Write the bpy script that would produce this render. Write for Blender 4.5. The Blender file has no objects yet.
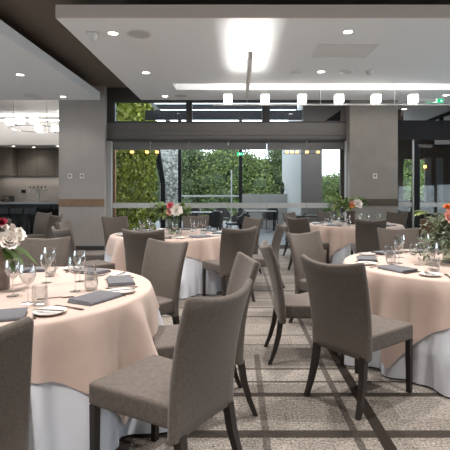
import bpy, bmesh, math, random
from mathutils import Vector, Matrix
PI = math.pi
rnd = random.Random(7)
S = bpy.context.scene
COL = S.collection
EYE = 1.38
F = 450.0

# ------------------------------------------------------------------ materials
def mat(name, color, rough=0.6, metal=0.0, noise=None, bump=0.0, bscale=200, spec=0.5, emit=None, estr=0.0, sheen=0.0):
    m = bpy.data.materials.new(name); m.use_nodes = True
    nt = m.node_tree; b = nt.nodes['Principled BSDF']
    c = (*color, 1)
    b.inputs['Base Color'].default_value = c
    b.inputs['Roughness'].default_value = rough
    b.inputs['Metallic'].default_value = metal
    b.inputs['Specular IOR Level'].default_value = spec
    if sheen:
        b.inputs['Sheen Weight'].default_value = sheen
    if emit:
        b.inputs['Emission Color'].default_value = (*emit, 1)
        b.inputs['Emission Strength'].default_value = estr
    if noise or bump:
        tc = nt.nodes.new('ShaderNodeTexCoord')
    if noise:
        sc, amt = noise
        n = nt.nodes.new('ShaderNodeTexNoise'); n.inputs['Scale'].default_value = sc; n.inputs['Detail'].default_value = 5
        nt.links.new(tc.outputs['Object'], n.inputs['Vector'])
        r = nt.nodes.new('ShaderNodeMapRange')
        r.inputs['From Min'].default_value = .3; r.inputs['From Max'].default_value = .7
        r.inputs['To Min'].default_value = 1 - amt; r.inputs['To Max'].default_value = 1 + amt
        nt.links.new(n.outputs['Fac'], r.inputs['Value'])
        mx = nt.nodes.new('ShaderNodeVectorMath'); mx.operation = 'SCALE'
        mx.inputs[0].default_value = color
        nt.links.new(r.outputs['Result'], mx.inputs['Scale'])
        nt.links.new(mx.outputs['Vector'], b.inputs['Base Color'])
    if bump:
        n2 = nt.nodes.new('ShaderNodeTexNoise'); n2.inputs['Scale'].default_value = bscale; n2.inputs['Detail'].default_value = 3
        nt.links.new(tc.outputs['Object'], n2.inputs['Vector'])
        bp = nt.nodes.new('ShaderNodeBump'); bp.inputs['Strength'].default_value = bump; bp.inputs['Distance'].default_value = .01
        nt.links.new(n2.outputs['Fac'], bp.inputs['Height']); nt.links.new(bp.outputs['Normal'], b.inputs['Normal'])
    return m

def weave(name, color, scale=380, amt=.22, rough=.85):
    """woven upholstery: crossed fine threads as colour and bump"""
    m = bpy.data.materials.new(name); m.use_nodes = True
    nt = m.node_tree; b = nt.nodes['Principled BSDF']
    b.inputs['Roughness'].default_value = rough; b.inputs['Specular IOR Level'].default_value = .25
    b.inputs['Sheen Weight'].default_value = .15
    tc = nt.nodes.new('ShaderNodeTexCoord')
    sums = None
    for sx in ((1, .12, .12), (.12, .12, 1)):
        mp = nt.nodes.new('ShaderNodeMapping'); mp.inputs['Scale'].default_value = sx
        nt.links.new(tc.outputs['Object'], mp.inputs['Vector'])
        n = nt.nodes.new('ShaderNodeTexNoise'); n.inputs['Scale'].default_value = scale; n.inputs['Detail'].default_value = 2
        nt.links.new(mp.outputs['Vector'], n.inputs['Vector'])
        if sums is None: sums = n
        else:
            a = nt.nodes.new('ShaderNodeMath'); a.operation = 'ADD'
            nt.links.new(sums.outputs['Fac'], a.inputs[0]); nt.links.new(n.outputs['Fac'], a.inputs[1])
    r = nt.nodes.new('ShaderNodeMapRange'); r.inputs['From Min'].default_value = .7; r.inputs['From Max'].default_value = 1.3
    r.inputs['To Min'].default_value = 1 - amt; r.inputs['To Max'].default_value = 1 + amt
    nt.links.new(a.outputs[0], r.inputs['Value'])
    v = nt.nodes.new('ShaderNodeVectorMath'); v.operation = 'SCALE'; v.inputs[0].default_value = color
    nt.links.new(r.outputs['Result'], v.inputs['Scale']); nt.links.new(v.outputs['Vector'], b.inputs['Base Color'])
    bp = nt.nodes.new('ShaderNodeBump'); bp.inputs['Strength'].default_value = .25; bp.inputs['Distance'].default_value = .004
    nt.links.new(a.outputs[0], bp.inputs['Height']); nt.links.new(bp.outputs['Normal'], b.inputs['Normal'])
    return m

def leafmat(name, c1, c2, scale=1.5):
    m = bpy.data.materials.new(name); m.use_nodes = True
    nt = m.node_tree; b = nt.nodes['Principled BSDF']
    b.inputs['Roughness'].default_value = .55
    g = nt.nodes.new('ShaderNodeNewGeometry'); rp = nt.nodes.new('ShaderNodeValToRGB')
    rp.color_ramp.elements[0].color = (*c1, 1); rp.color_ramp.elements[1].color = (*c2, 1)
    nt.links.new(g.outputs['Random Per Island'], rp.inputs['Fac'])
    nt.links.new(rp.outputs['Color'], b.inputs['Base Color'])
    tr = nt.nodes.new('ShaderNodeBsdfTranslucent'); nt.links.new(rp.outputs['Color'], tr.inputs['Color'])
    mx = nt.nodes.new('ShaderNodeMixShader'); mx.inputs['Fac'].default_value = .3
    nt.links.new(b.outputs[0], mx.inputs[1]); nt.links.new(tr.outputs[0], mx.inputs[2])
    nt.links.new(mx.outputs[0], nt.nodes['Material Output'].inputs['Surface'])
    return m

def glassmat(name, tint=(.96, .98, .97), base=.03, edge=.55, power=4.0, rough=0.0):
    m = bpy.data.materials.new(name); m.use_nodes = True
    nt = m.node_tree; nt.nodes.remove(nt.nodes['Principled BSDF'])
    t = nt.nodes.new('ShaderNodeBsdfTransparent'); t.inputs['Color'].default_value = (*tint, 1)
    g = nt.nodes.new('ShaderNodeBsdfGlossy'); g.inputs['Roughness'].default_value = rough
    lw = nt.nodes.new('ShaderNodeLayerWeight'); lw.inputs['Blend'].default_value = .5
    p = nt.nodes.new('ShaderNodeMath'); p.operation = 'POWER'; p.inputs[1].default_value = power
    nt.links.new(lw.outputs['Facing'], p.inputs[0])
    a = nt.nodes.new('ShaderNodeMath'); a.operation = 'MULTIPLY_ADD'; a.inputs[1].default_value = edge; a.inputs[2].default_value = base
    nt.links.new(p.outputs[0], a.inputs[0])
    mx = nt.nodes.new('ShaderNodeMixShader'); nt.links.new(a.outputs[0], mx.inputs['Fac'])
    nt.links.new(t.outputs[0], mx.inputs[1]); nt.links.new(g.outputs[0], mx.inputs[2])
    nt.links.new(mx.outputs[0], nt.nodes['Material Output'].inputs['Surface'])
    return m

def carpetmat():
    m = bpy.data.materials.new('carpet'); m.use_nodes = True
    nt = m.node_tree; b = nt.nodes['Principled BSDF']; N = nt.nodes.new; L = nt.links.new
    b.inputs['Roughness'].default_value = .95; b.inputs['Specular IOR Level'].default_value = .1
    tc = N('ShaderNodeTexCoord'); sp = N('ShaderNodeSeparateXYZ'); L(tc.outputs['Object'], sp.inputs[0])
    def math_(op, a, b_=None):
        n = N('ShaderNodeMath'); n.operation = op
        for i, q in enumerate((a, b_)):
            if q is None: continue
            if isinstance(q, (int, float)): n.inputs[i].default_value = q
            else: L(q, n.inputs[i])
        return n.outputs[0]
    X, Y = sp.outputs['X'], sp.outputs['Y']
    total = None
    def add(x):
        nonlocal total
        total = x if total is None else math_('MAXIMUM', total, x)
    # dark woven lines across the room (y, half width, strength)
    for y, h, s in ((1.62, .022, .8), (2.05, .018, .6), (2.577, .04, .9), (3.08, .03, .9), (3.29, .014, .8), (3.53, .014, .8), (4.09, .012, .7), (4.37, .014, .7),
                    (5.02, .02, .8), (5.42, .018, .8), (5.9, .015, .6), (6.35, .03, .7), (6.9, .03, .8), (7.6, .02, .7), (8.3, .03, .7), (9.1, .03, .7), (10.0, .03, .7)):
        k = math_('LESS_THAN', math_('ABSOLUTE', math_('SUBTRACT', Y, y)), h)
        add(math_('MULTIPLY', k, s))
    # dark lines along the room (x, half width, y0, y1, strength)
    for x, h, y0, y1, s in ((.158, .022, 1.5, 3.85, .6), (.672, .022, 1.5, 5.1, .7), (.822, .036, 1.5, 4.6, 1.0), (-.62, .03, 2, 5, .6), (1.5, .03, 1, 5, .6), (-.05, .02, 4.4, 7, .5),
                            (.45, .02, 5.4, 9, .5), (-1.6, .03, 4, 8, .6), (1.15, .02, 5, 9, .5), (2.4, .03, 2, 8, .6), (-2.8, .03, 2, 9, .6), (-3.6, .03, 5, 11, .6)):
        k = math_('LESS_THAN', math_('ABSOLUTE', math_('SUBTRACT', X, x)), h)
        k = math_('MULTIPLY', k, math_('GREATER_THAN', Y, y0)); k = math_('MULTIPLY', k, math_('LESS_THAN', Y, y1))
        add(math_('MULTIPLY', k, s))
    # planks of slightly different tone
    br = N('ShaderNodeTexBrick'); br.inputs['Scale'].default_value = 1; br.inputs['Brick Width'].default_value = 1.0
    br.inputs['Row Height'].default_value = .25; br.inputs['Mortar Size'].default_value = 0
    br.inputs['Color1'].default_value = (.18, .158, .138, 1); br.inputs['Color2'].default_value = (.27, .243, .217, 1)
    L(tc.outputs['Object'], br.inputs['Vector'])
    mp = N('ShaderNodeMapping'); mp.inputs['Scale'].default_value = (6, 60, 1); L(tc.outputs['Object'], mp.inputs['Vector'])
    ns = N('ShaderNodeTexNoise'); ns.inputs['Scale'].default_value = 1.5; ns.inputs['Detail'].default_value = 4; L(mp.outputs[0], ns.inputs['Vector'])
    ns2 = N('ShaderNodeTexNoise'); ns2.inputs['Scale'].default_value = 70; ns2.inputs['Detail'].default_value = 2; L(tc.outputs['Object'], ns2.inputs['Vector'])
    f = math_('ADD', math_('MULTIPLY', ns.outputs['Fac'], 1.0), math_('MULTIPLY', ns2.outputs['Fac'], 2.6))
    f = math_('MAXIMUM', math_('ADD', f, -.82), .25)
    sc = N('ShaderNodeVectorMath'); sc.operation = 'SCALE'; L(br.outputs['Color'], sc.inputs[0]); L(f, sc.inputs['Scale'])
    mx = N('ShaderNodeMix'); mx.data_type = 'RGBA'; L(total, mx.inputs['Factor'])
    L(sc.outputs[0], mx.inputs['A']); mx.inputs['B'].default_value = (.028, .022, .018, 1)
    L(mx.outputs['Result'], b.inputs['Base Color'])
    bp = N('ShaderNodeBump'); bp.inputs['Strength'].default_value = .4; bp.inputs['Distance'].default_value = .006
    L(ns2.outputs['Fac'], bp.inputs['Height']); L(bp.outputs[0], b.inputs['Normal'])
    return m

M = dict(
    carpet=carpetmat(),
    chair=weave('taupe_weave', (.122, .101, .087)),
    leg=mat('dark_stained_wood', (.020, .014, .011), .45),
    pink=mat('blush_linen', (.62, .478, .412), .85, noise=(14, .03), bump=.12, bscale=500, spec=.2, sheen=.2),
    white=mat('white_linen', (.74, .76, .82), .8, bump=.1, bscale=400, spec=.2),
    napkin=weave('slate_napkin', (.15, .15, .165), 300, .15),
    china=mat('white_china', (.78, .76, .73), .18),
    steel=mat('brushed_cutlery', (.15, .105, .08), .3, .7),
    glass=glassmat('drinking_glass', (.94, .95, .95), .06, .9, 1.7),
    pane=glassmat('window_glass', (.95, .97, .96), .03, .4, 4),
    frost=mat('frosted_film', (.56, .56, .55), .7),
    raft=mat('ceiling_paint', (.88, .885, .89), .8),
    fascia=mat('raft_fascia', (.74, .67, .635), .7),
    void=mat('dark_ceiling', (.21, .178, .15), .8),
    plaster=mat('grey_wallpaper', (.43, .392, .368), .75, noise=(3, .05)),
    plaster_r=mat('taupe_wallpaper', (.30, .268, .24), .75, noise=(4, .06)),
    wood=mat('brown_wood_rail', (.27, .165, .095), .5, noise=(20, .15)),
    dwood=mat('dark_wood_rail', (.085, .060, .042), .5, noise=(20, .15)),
    metal=mat('dark_grey_metal', (.072, .068, .068), .45, .2),
    metal2=mat('mid_grey_metal', (.17, .165, .165), .4, .3),
    header=mat('header_metal', (.17, .158, .15), .42, .25),
    black=mat('black_steel', (.010, .010, .012), .6, spec=.2),
    jamb=mat('pale_jamb', (.55, .55, .55), .5),
    white_paint=mat('white_paint', (.78, .76, .74), .6),
    plastic=mat('white_plastic', (.72, .71, .69), .4),
    lamp=mat('lamp_glow', (1, 1, 1), .5, emit=(1.0, .93, .83), estr=14),
    cube=mat('opal_cube_glow', (.9, .9, .9), .5, emit=(1.0, .95, .9), estr=5.0),
    strip=mat('led_strip', (1, 1, 1), .5, emit=(1, .96, .9), estr=17), strip3=mat('bar_cove_strip', (1, 1, 1), .5, emit=(1, .97, .93), estr=26),
    strip2=mat('uplight_strip', (1, 1, 1), .5, emit=(1, .97, .93), estr=115),
    warm=mat('warm_lamp_glow', (1, .7, .3), .5, emit=(1, .50, .13), estr=3),
    green=mat('exit_green', (.0, .35, .14), .5, emit=(.0, .55, .22), estr=.9),
    exitwhite=mat('exit_white', (.9, .9, .9), .5, emit=(.9, 1, .95), estr=1.3),
    cabinet=mat('taupe_laminate', (.24, .215, .185), .5),
    splash=mat('grey_splashback', (.34, .325, .31), .35),
    stone=mat('counter_stone', (.34, .33, .32), .2, noise=(30, .2)),
    bar=mat('black_bar_front', (.018, .016, .015), .45, noise=(6, .3)),
    chrome=mat('chrome', (.75, .74, .72), .15, 1),
    paver=mat('terrace_pavers', (.075, .075, .077), .8, noise=(2, .1)),
    concrete=mat('concrete', (.24, .225, .21), .8, noise=(5, .08)),
    outwhite=mat('pale_outdoor', (.21, .21, .21), .7),
    outtaupe=mat('taupe_render', (.15, .13, .12), .7),
    pebble=None,
    soil=mat('dark_backing', (.018, .020, .010), .9),
    wallleaf=leafmat('living_wall_leaf', (.07, .105, .012), (.40, .42, .075)),
    treeleaf=leafmat('tree_leaf', (.034, .056, .014), (.155, .20, .05)),
    treeleaf2=leafmat('dark_tree_leaf', (.022, .040, .014), (.10, .135, .042)),
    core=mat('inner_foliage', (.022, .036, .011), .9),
    bark=mat('bark', (.06, .045, .035), .9, noise=(8, .3)),
    hill=mat('wooded_ground', (.03, .05, .02), .95, noise=(1, .4)),
    rattan=mat('black_rattan', (.016, .015, .015), .5, bump=.5, bscale=60),
    vase=mat('weathered_vase', (.22, .19, .165), .6, noise=(18, .35)),
    bronze=mat('bronze_vase', (.10, .075, .055), .45, noise=(14, .3)),
    petalw=mat('cream_petal', (.92, .86, .80), .6), petalp=mat('blush_petal', (.80, .42, .36), .6),
    petalr=mat('crimson_petal', (.35, .02, .045), .6), petalo=mat('orange_petal', (.75, .22, .05), .6),
    petalpk=mat('rose_petal', (.75, .13, .17), .6),
    fleaf=leafmat('bouquet_leaf', (.055, .115, .03), (.20, .30, .09)),
    euc=leafmat('eucalyptus_leaf', (.11, .14, .085), (.34, .38, .26)),
    yleaf=leafmat('yellow_green_leaf', (.15, .20, .05), (.38, .42, .15)),
    stem=mat('green_stem', (.10, .14, .05), .7),
    water=glassmat('vase_glass', (.80, .84, .78), .06, .7, 2.5),
    panel=mat('grey_panel', (.15, .15, .16), .5),
    brownwall=mat('brown_wall', (.060, .043, .034), .6),
    bench=mat('orange_wood', (.26, .125, .055), .5, noise=(12, .2)),
    felt=mat('dark_appliance', (.03, .03, .03), .4),
)
def pebblemat():
    m = bpy.data.materials.new('pebble_cladding'); m.use_nodes = True
    nt = m.node_tree; b = nt.nodes['Principled BSDF']; b.inputs['Roughness'].default_value = .9
    tc = nt.nodes.new('ShaderNodeTexCoord')
    v = nt.nodes.new('ShaderNodeTexVoronoi'); v.inputs['Scale'].default_value = 13
    nt.links.new(tc.outputs['Object'], v.inputs['Vector'])
    r = nt.nodes.new('ShaderNodeValToRGB'); r.color_ramp.elements[0].color = (.07, .075, .06, 1); r.color_ramp.elements[1].color = (.52, .52, .49, 1)
    s = nt.nodes.new('ShaderNodeSeparateColor'); nt.links.new(v.outputs['Color'], s.inputs[0])
    nt.links.new(s.outputs[0], r.inputs['Fac']); nt.links.new(r.outputs[0], b.inputs['Base Color'])
    bp = nt.nodes.new('ShaderNodeBump'); bp.inputs['Strength'].default_value = .8; bp.inputs['Distance'].default_value = .03; bp.invert = True
    nt.links.new(v.outputs['Distance'], bp.inputs['Height']); nt.links.new(bp.outputs[0], b.inputs['Normal'])
    return m
M['pebble'] = pebblemat()

# ------------------------------------------------------------------ mesh helpers
class MB:
    def __init__(s): s.bm = bmesh.new()
    def box(s, x0, x1, y0, y1, z0, z1, bev=0.0, seg=2, mtx=None):
        bm = bmesh.new()
        bmesh.ops.create_cube(bm, size=1)
        for v in bm.verts:
            v.co = Vector((x0 + (v.co.x + .5) * (x1 - x0), y0 + (v.co.y + .5) * (y1 - y0), z0 + (v.co.z + .5) * (z1 - z0)))
        if bev: bmesh.ops.bevel(bm, geom=bm.edges[:], offset=bev, segments=seg, profile=.5, affect='EDGES')
        s.join(bm, mtx); return s
    def join(s, bm, mtx=None):
        if mtx is not None: bmesh.ops.transform(bm, matrix=mtx, verts=bm.verts)
        me = bpy.data.meshes.new('tmp'); bm.to_mesh(me); bm.free(); s.bm.from_mesh(me); bpy.data.meshes.remove(me)
    def loft(s, loops, cap0=True, cap1=True, closed=True):
        bm = s.bm; R = [[bm.verts.new(p) for p in l] for l in loops]
        n = len(R[0])
        for a, b in zip(R, R[1:]):
            for i in range(n if closed else n - 1):
                j = (i + 1) % n
                bm.faces.new((a[i], a[j], b[j], b[i]))
        if cap0: bm.faces.new(R[0][::-1])
        if cap1: bm.faces.new(R[-1])
        return s
    def lathe(s, prof, n=16, c=(0, 0, 0), close=False):
        loops = [[(c[0] + r * math.cos(2 * PI * k / n), c[1] + r * math.sin(2 * PI * k / n), c[2] + z) for k in range(n)] for r, z in prof]
        return s.loft(loops, True, True)
    def tube(s, pts, r, n=8):
        pts = [Vector(p) for p in pts]; loops = []
        for i, p in enumerate(pts):
            d = (pts[min(i + 1, len(pts) - 1)] - pts[max(i - 1, 0)]).normalized()
            a = d.cross(Vector((0, 0, 1)) if abs(d.z) < .95 else Vector((1, 0, 0))).normalized(); b = d.cross(a)
            rr = r[i] if isinstance(r, (list, tuple)) else r
            loops.append([p + a * rr * math.cos(2 * PI * k / n) + b * rr * math.sin(2 * PI * k / n) for k in range(n)])
        return s.loft(loops)
    def poly(s, pts): s.bm.faces.new([s.bm.verts.new(p) for p in pts]); return s
    def prism(s, pts, dv):
        """closed polygon pts swept by vector dv"""
        dv = Vector(dv); a = [Vector(p) for p in pts]
        return s.loft([a, [p + dv for p in a]])
    def build(s, name, m, parent=None, smooth=False, loc=None):
        bmesh.ops.recalc_face_normals(s.bm, faces=s.bm.faces[:])
        me = bpy.data.meshes.new(name); s.bm.to_mesh(me); s.bm.free()
        if smooth:
            for p in me.polygons: p.use_smooth = True
            try: me.set_sharp_from_angle(angle=math.radians(50))
            except Exception: pass
        me.materials.append(m)
        o = bpy.data.objects.new(name, me); COL.objects.link(o)
        if parent: o.parent = parent
        if loc: o.location = loc
        return o

def tag(o, label=None, cat=None, group=None, kind=None):
    if label: o['label'] = label
    if cat: o['category'] = cat
    if group: o['group'] = group
    if kind: o['kind'] = kind
    return o
def empty(name, loc, label, cat, group=None, rz=0.0):
    o = bpy.data.objects.new(name, None); COL.objects.link(o); o.location = loc; o.rotation_euler = (0, 0, rz); o.empty_display_size = .05
    return tag(o, label, cat, group)
def struct(o): o['kind'] = 'structure'; return o
KIDS = {}
def copy_tree(o):
    c = o.copy(); COL.objects.link(c)
    for ch in o.children:
        d = ch.copy(); COL.objects.link(d); d.parent = c
        for g in ch.children:
            e = g.copy(); COL.objects.link(e); e.parent = d
    return c
def at(u, v, Y): return Vector(((u - 238) * Y / F, Y, EYE - (v - 193) * Y / F))
def cpt(u, v, h): Y = F * (h - EYE) / (193 - v); return ((u - 238) * Y / F, Y, h)

# ------------------------------------------------------------------ camera, world, view
cam = bpy.data.cameras.new('camera'); co = bpy.data.objects.new('camera', cam); COL.objects.link(co)
co.location = (0, 0, EYE); co.rotation_euler = (PI / 2, 0, 0)
cam.sensor_width = 36; cam.lens = 36 * F / 450; cam.shift_x = -13 / 450; cam.shift_y = -32 / 450; cam.clip_start = .05; cam.clip_end = 300
S.camera = co
S.view_settings.view_transform = 'Standard'; S.view_settings.look = 'None'; S.view_settings.exposure = 0.26; S.view_settings.gamma = 1
w = bpy.data.worlds.new('overcast'); S.world = w; w.use_nodes = True
bgn = w.node_tree.nodes['Background']; bgn.inputs['Color'].default_value = (.80, .90, 1.0, 1); bgn.inputs['Strength'].default_value = 5.0
S.cycles.use_denoising = True
S.cycles.max_bounces = 10; S.cycles.transparent_max_bounces = 24; S.cycles.diffuse_bounces = 5; S.cycles.sample_clamp_indirect = 4
S.cycles.caustics_reflective = False; S.cycles.caustics_refractive = False

# ------------------------------------------------------------------ setting: floor, ceilings, walls
RZ = 3.55          # underside of the ceiling rafts
VZ = 3.98          # dark ceiling above
struct(MB().box(-9.6, 8.0, -4.2, 11.25, -.1, 0).build('floor', M['carpet']))
struct(MB().box(-9.6, -4.0, 11.25, 17.4, -.1, 0).build('floor', M['paver']))
struct(MB().box(3.0, 9.5, 11.25, 16.0, -.1, -.002).build('floor', M['paver']))
struct(MB().box(-4.0, 3.0, 11.25, 22.6, -.1, -.01).build('floor', M['paver']))
struct(MB().box(-9.6, 8.0, -4.2, 11.3, VZ, VZ + .1).build('ceiling', M['void']))
# central raft with a light slot across it
SY0, SY1, SX0 = 8.92, 9.46, -1.3
RX0, RY0, RY1, RX1 = -2.26, 5.58, 10.5, 8.0
b = MB()
b.box(RX0, RX1, RY0 + .012, SY0, RZ, RZ + .16); b.box(RX0, SX0, SY0, SY1, RZ, RZ + .16); b.box(RX0, RX1, SY1, RY1, RZ, RZ + .16)
b.box(SX0 - .02, RX1, SY0 - .02, SY1 + .02, RZ + .165, RZ + .2)
struct(b.build('ceiling', M['raft']))
struct(MB().box(RX0, RX1, RY0 - .01, RY0 + .012, RZ - .002, RZ + .162).build('trim_1', M['fascia']))
# left raft
struct(MB().box(-9.5, -3.22, -1.5, 10.5, RZ, RZ + .18).build('ceiling', M['raft']))
# bar room ceiling, bulkhead
struct(MB().box(-9.6, -4.0, 10.95, 15.5, 3.92, 4.02).build('ceiling', M['white_paint']))
struct(MB().box(-9.6, -4.0, 15.45, 15.55, 3.03, 3.92).build('wall_bar_bulkhead', M['white_paint']))
struct(MB().box(-9.6, -4.0, 15.55, 17.2, 3.03, 3.1).build('ceiling', M['raft']))
struct(MB().box(-9.6, -4.0, 17.0, 17.1, 0, 3.03).build('wall_bar', M['splash']))
struct(MB().box(-9.6, -4.34, 10.95, 11.0, 3.72, 3.98).build('trim_2', M['void']))
# enclosing walls
b = MB(); b.box(-9.7, -9.6, -4.2, 17.4, 0, .5); b.box(-9.7, -9.6, -4.2, 17.4, 1.9, 4.05); b.box(-9.7, -9.6, 8.6, 17.4, .5, 1.9)
struct(b.build('wall_left', M['plaster']))
wr = struct(MB().box(-9.7, -9.6, -4.2, -4.1, .5, 1.9).build('window_10', M['metal']))  # unseen window row added on the left so daylight brightens the ceiling
for k in range(1, 6): MB().box(-9.7, -9.6, -4.2 + k * 2.55, -4.12 + k * 2.55, .5, 1.9).build('mullion', M['metal'], wr)
for k in range(5): MB().box(-9.655, -9.645, -4.1 + k * 2.55, -1.66 + k * 2.55, .5, 1.9).build('pane', M['pane'], wr)
b = MB(); b.box(8.0, 8.1, -4.2, 10.9, 0, .5); b.box(8.0, 8.1, -4.2, 10.9, 1.7, 4.05)
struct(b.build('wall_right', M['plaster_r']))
wr = struct(MB().box(8.0, 8.1, -4.2, -4.1, .5, 1.7).build('window_9', M['metal']))  # unseen window row added on the right, daylight fill for the ceiling
for k in range(1, 7): MB().box(8.0, 8.1, -4.2 + k * 2.5, -4.12 + k * 2.5, .5, 1.7).build('mullion', M['metal'], wr)
for k in range(6): MB().box(8.045, 8.055, -4.1 + k * 2.5, -1.7 + k * 2.5, .5, 1.7).build('pane', M['pane'], wr)
struct(MB().box(-9.7, 8.1, -4.3, -4.2, 0, 4.05).build('wall_back', M['plaster']))
# left column
CL0, CL1, CY = -4.34, -3.23, 10.9
c1 = struct(MB().box(CL0, CL1, CY, 11.6, 0, VZ).build('wall_left_pier', M['plaster']))
struct(MB().box(CL0, CL1 + .0, CY - .02, CY, 1.055, 1.235, .004).build('trim_3', M['wood']))
struct(MB().box(CL0 + .002, CL1 - .002, CY - .015, CY, 0, .10).build('baseboard_left', M['metal']))
struct(MB().box(-4.2, -4.0, 11.6, 17.1, 0, 3.95).build('wall_bar_right', M['plaster']))
# right column
CR0, CR1 = 2.66, 3.80
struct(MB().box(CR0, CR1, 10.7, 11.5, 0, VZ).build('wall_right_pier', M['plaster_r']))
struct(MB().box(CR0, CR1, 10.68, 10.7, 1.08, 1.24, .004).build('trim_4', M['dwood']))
struct(MB().box(CR0, CR1, 10.685, 10.7, 0, .10).build('baseboard_right', M['metal']))
# window wall : header, clerestory frame, rails
WY = 11.1
struct(MB().box(CL1, CR0, WY, WY + .18, 3.63, VZ).build('wall_far', M['metal']))
b = MB(); b.box(CL1, CR0, WY, WY + .2, 2.72, 3.11); b.box(CL1, CR0, WY - .03, WY + .2, 2.80, 2.90, .008)
struct(b.build('wall_far_header', M['header']))
struct(MB().box(CL1, CR0, WY - .05, WY + .16, 2.665, 2.72, .006).build('trim_5', M['metal']))
cf = struct(MB().box(CL1, at(115, 0, WY).x, WY, WY + .12, 3.11, 3.63).build('window_1', M['metal']))
for k, (u0, u1) in enumerate(((186, 192), (262, 270))):
    MB().box(at(u0, 0, WY).x, at(u1, 0, WY).x, WY - .01, WY + .12, 3.11, 3.63).build('mullion', M['metal'], cf)
MB().box(CL1, CR0, WY, WY + .12, 3.11, 3.15).build('sill', M['metal'], cf)
MB().box(at(303, 0, WY).x, CR0, WY + .02, WY + .08, 3.15, 3.63).build('blank_panel', M['header'], cf)
MB().prism([(at(325, 0, WY).x, WY + .01, 3.16), (at(340.5, 0, WY).x, WY + .01, 3.16), (at(340.5, 0, WY).x, WY + .01, 3.42)], (0, .02, 0)).build('vent_opening', M['black'], cf)
for u0, u1 in ((115, 186), (192, 262), (270, 303)):
    MB().box(at(u0, 0, WY).x, at(u1, 0, WY).x, WY + .05, WY + .06, 3.15, 3.63).build('pane', M['pane'], cf)
# frameless folding glass panels with patch rail, frosted band and clamps
edges = [108, 150, 188, 228, 267, 307, 346]
for k in range(6):
    x0, x1 = at(edges[k], 0, WY).x + .004, at(edges[k + 1], 0, WY).x - .004
    x0 = max(x0, CL1 + .12); x1 = min(x1, CR0 - .02)
    g = struct(MB().box(x0, x1, WY + .06, WY + .072, .02, 2.46).build('window_%d' % (k + 2), M['pane']))
    MB().box(x0, x1, WY + .052, WY + .08, 2.455, 2.66, .003).build('top_rail', M['metal2'], g)
    MB().box(x0, x1, WY + .05, WY + .082, 0.0, .10, .003).build('bottom_rail', M['metal2'], g)
    MB().box(x0, x1, WY + .0575, WY + .0598, 1.01, 1.135).build('frosted_band', M['frost'], g)
    MB().box(x0 - .015, x0 + .02, WY + .045, WY + .09, 2.60, 2.70, .004).build('clamp', M['chrome'], g)
struct(MB().box(CL1, CL1 + .11, WY - .02, WY + .14, 0, 2.66).build('trim_6', M['jamb']))
struct(MB().box(CL1 + .11, CL1 + .17, WY + .1, WY + .2, 0, 2.5).build('trim_7', M['bench']))
struct(MB().box(CR0 - .11, CR0, WY + .09, WY + .2, 0, 2.66).build('trim_8', M['brownwall']))
struct(MB().box(CR0 - .03, CR0 + .02, 10.98, WY + .02, 0, 2.66).build('trim_9', M['jamb']))

# right portal: black bulkhead and glazed door with what lies behind
PY = 10.78
b = MB().box(3.80, 8.0, PY, PY + .25, 2.66, 3.12)
struct(b.build('wall_portal', M['black']))
d1 = struct(MB().box(at(414.7, 0, PY).x, at(420, 0, PY).x, PY, PY + .12, 0, 2.66, .005).build('door_1', M['black']))
MB().box(3.80, 3.84, PY, PY + .1, 0, 2.66).build('frame', M['black'], d1)
MB().box(at(413.3, 0, PY).x, at(414.6, 0, PY).x, PY + .02, PY + .08, 0, 2.66).build('frame', M['jamb'], d1)
MB().box(3.84, at(413.3, 0, PY).x, PY + .05, PY + .06, 0, 2.66).build('glass', M['pane'], d1)
MB().box(at(420, 0, PY).x, 8.0, PY + .05, PY + .06, 0, 2.5).build('glass', M['pane'], d1)
MB().box(at(420, 0, PY).x, 8.0, PY + .02, PY + .1, 2.5, 2.54).build('frame', M['black'], d1)
MB().box(3.84, 8.0, PY + .044, PY + .0495, 1.05, 1.15).build('frosted_band', M['frost'], d1)
MB().box(at(434, 0, PY).x, 6.4, PY - .06, PY - .001, 2.54, 2.64, .008).build('door_closer', M['metal2'], d1)
MB().box(at(418, 0, PY).x, at(432, 0, PY).x, PY - .03, PY - .001, 2.46, 2.54, .006).build('door_closer', M['metal'], d1)
struct(MB().box(3.8, 8.0, 10.52, 16.0, RZ + .02, RZ + .12).build('ceiling', M['raft']))
struct(MB().box(8.0, 8.1, 10.9, 15.0, 0, 3.55).build('wall_vestibule_added', M['brownwall']))  # unseen wall added to keep sky light out of the vestibule
struct(MB().box(4.12, 4.30, 11.7, 12.4, 0, 3.55).build('trim_12', M['brownwall']))
b = MB(); b.box(4.3, at(426, 0, 15).x - .003, 15.0, 15.1, 0, 1.15); b.box(4.3, at(426, 0, 15).x - .003, 15.0, 15.1, 2.5, 3.55); b.box(4.3, 5.5, 15.0, 15.1, 1.15, 2.5)
struct(b.build('wall_vestibule_far', M['brownwall']))
struct(MB().box(at(426, 0, 15).x, 9.5, 15.0, 15.1, 0, 3.55).build('wall_vestibule', M['brownwall']))
for u0, u1 in ((425.5, 432.0), (437, 444)):
    p = MB().box(at(u0, 0, 14.9).x, at(u1, 0, 14.9).x, 14.94, 15.0, .9, 2.55, .01).build('screen_panel', M['panel'])
    tag(p, 'grey screen panel behind the glass door, ' + ('beside the lit garden strip' if u0 < 430 else 'further right on the brown wall'), 'panel', 'grey panels behind the door')
p = MB().box(at(420, 0, 14).x, 7.9, 14.0, 14.5, 0, .55, .02).build('bench', M['bench']); tag(p, 'low orange wood bench seen through the glass door', 'bench')
wl = empty('wall_lamp', (at(425, 0, 14.85).x, 14.85, 2.25), 'warm glowing wall lamp seen through the glass door', 'lamp')
MB().lathe([(.03, -.05), (.05, -.03), (.05, .03), (.03, .05)], 12).build('lamp_glass', M['warm'], wl, True)
MB().box(-.03, .03, .05, .15, -.04, .04).build('bracket', M['black'], wl)
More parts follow.
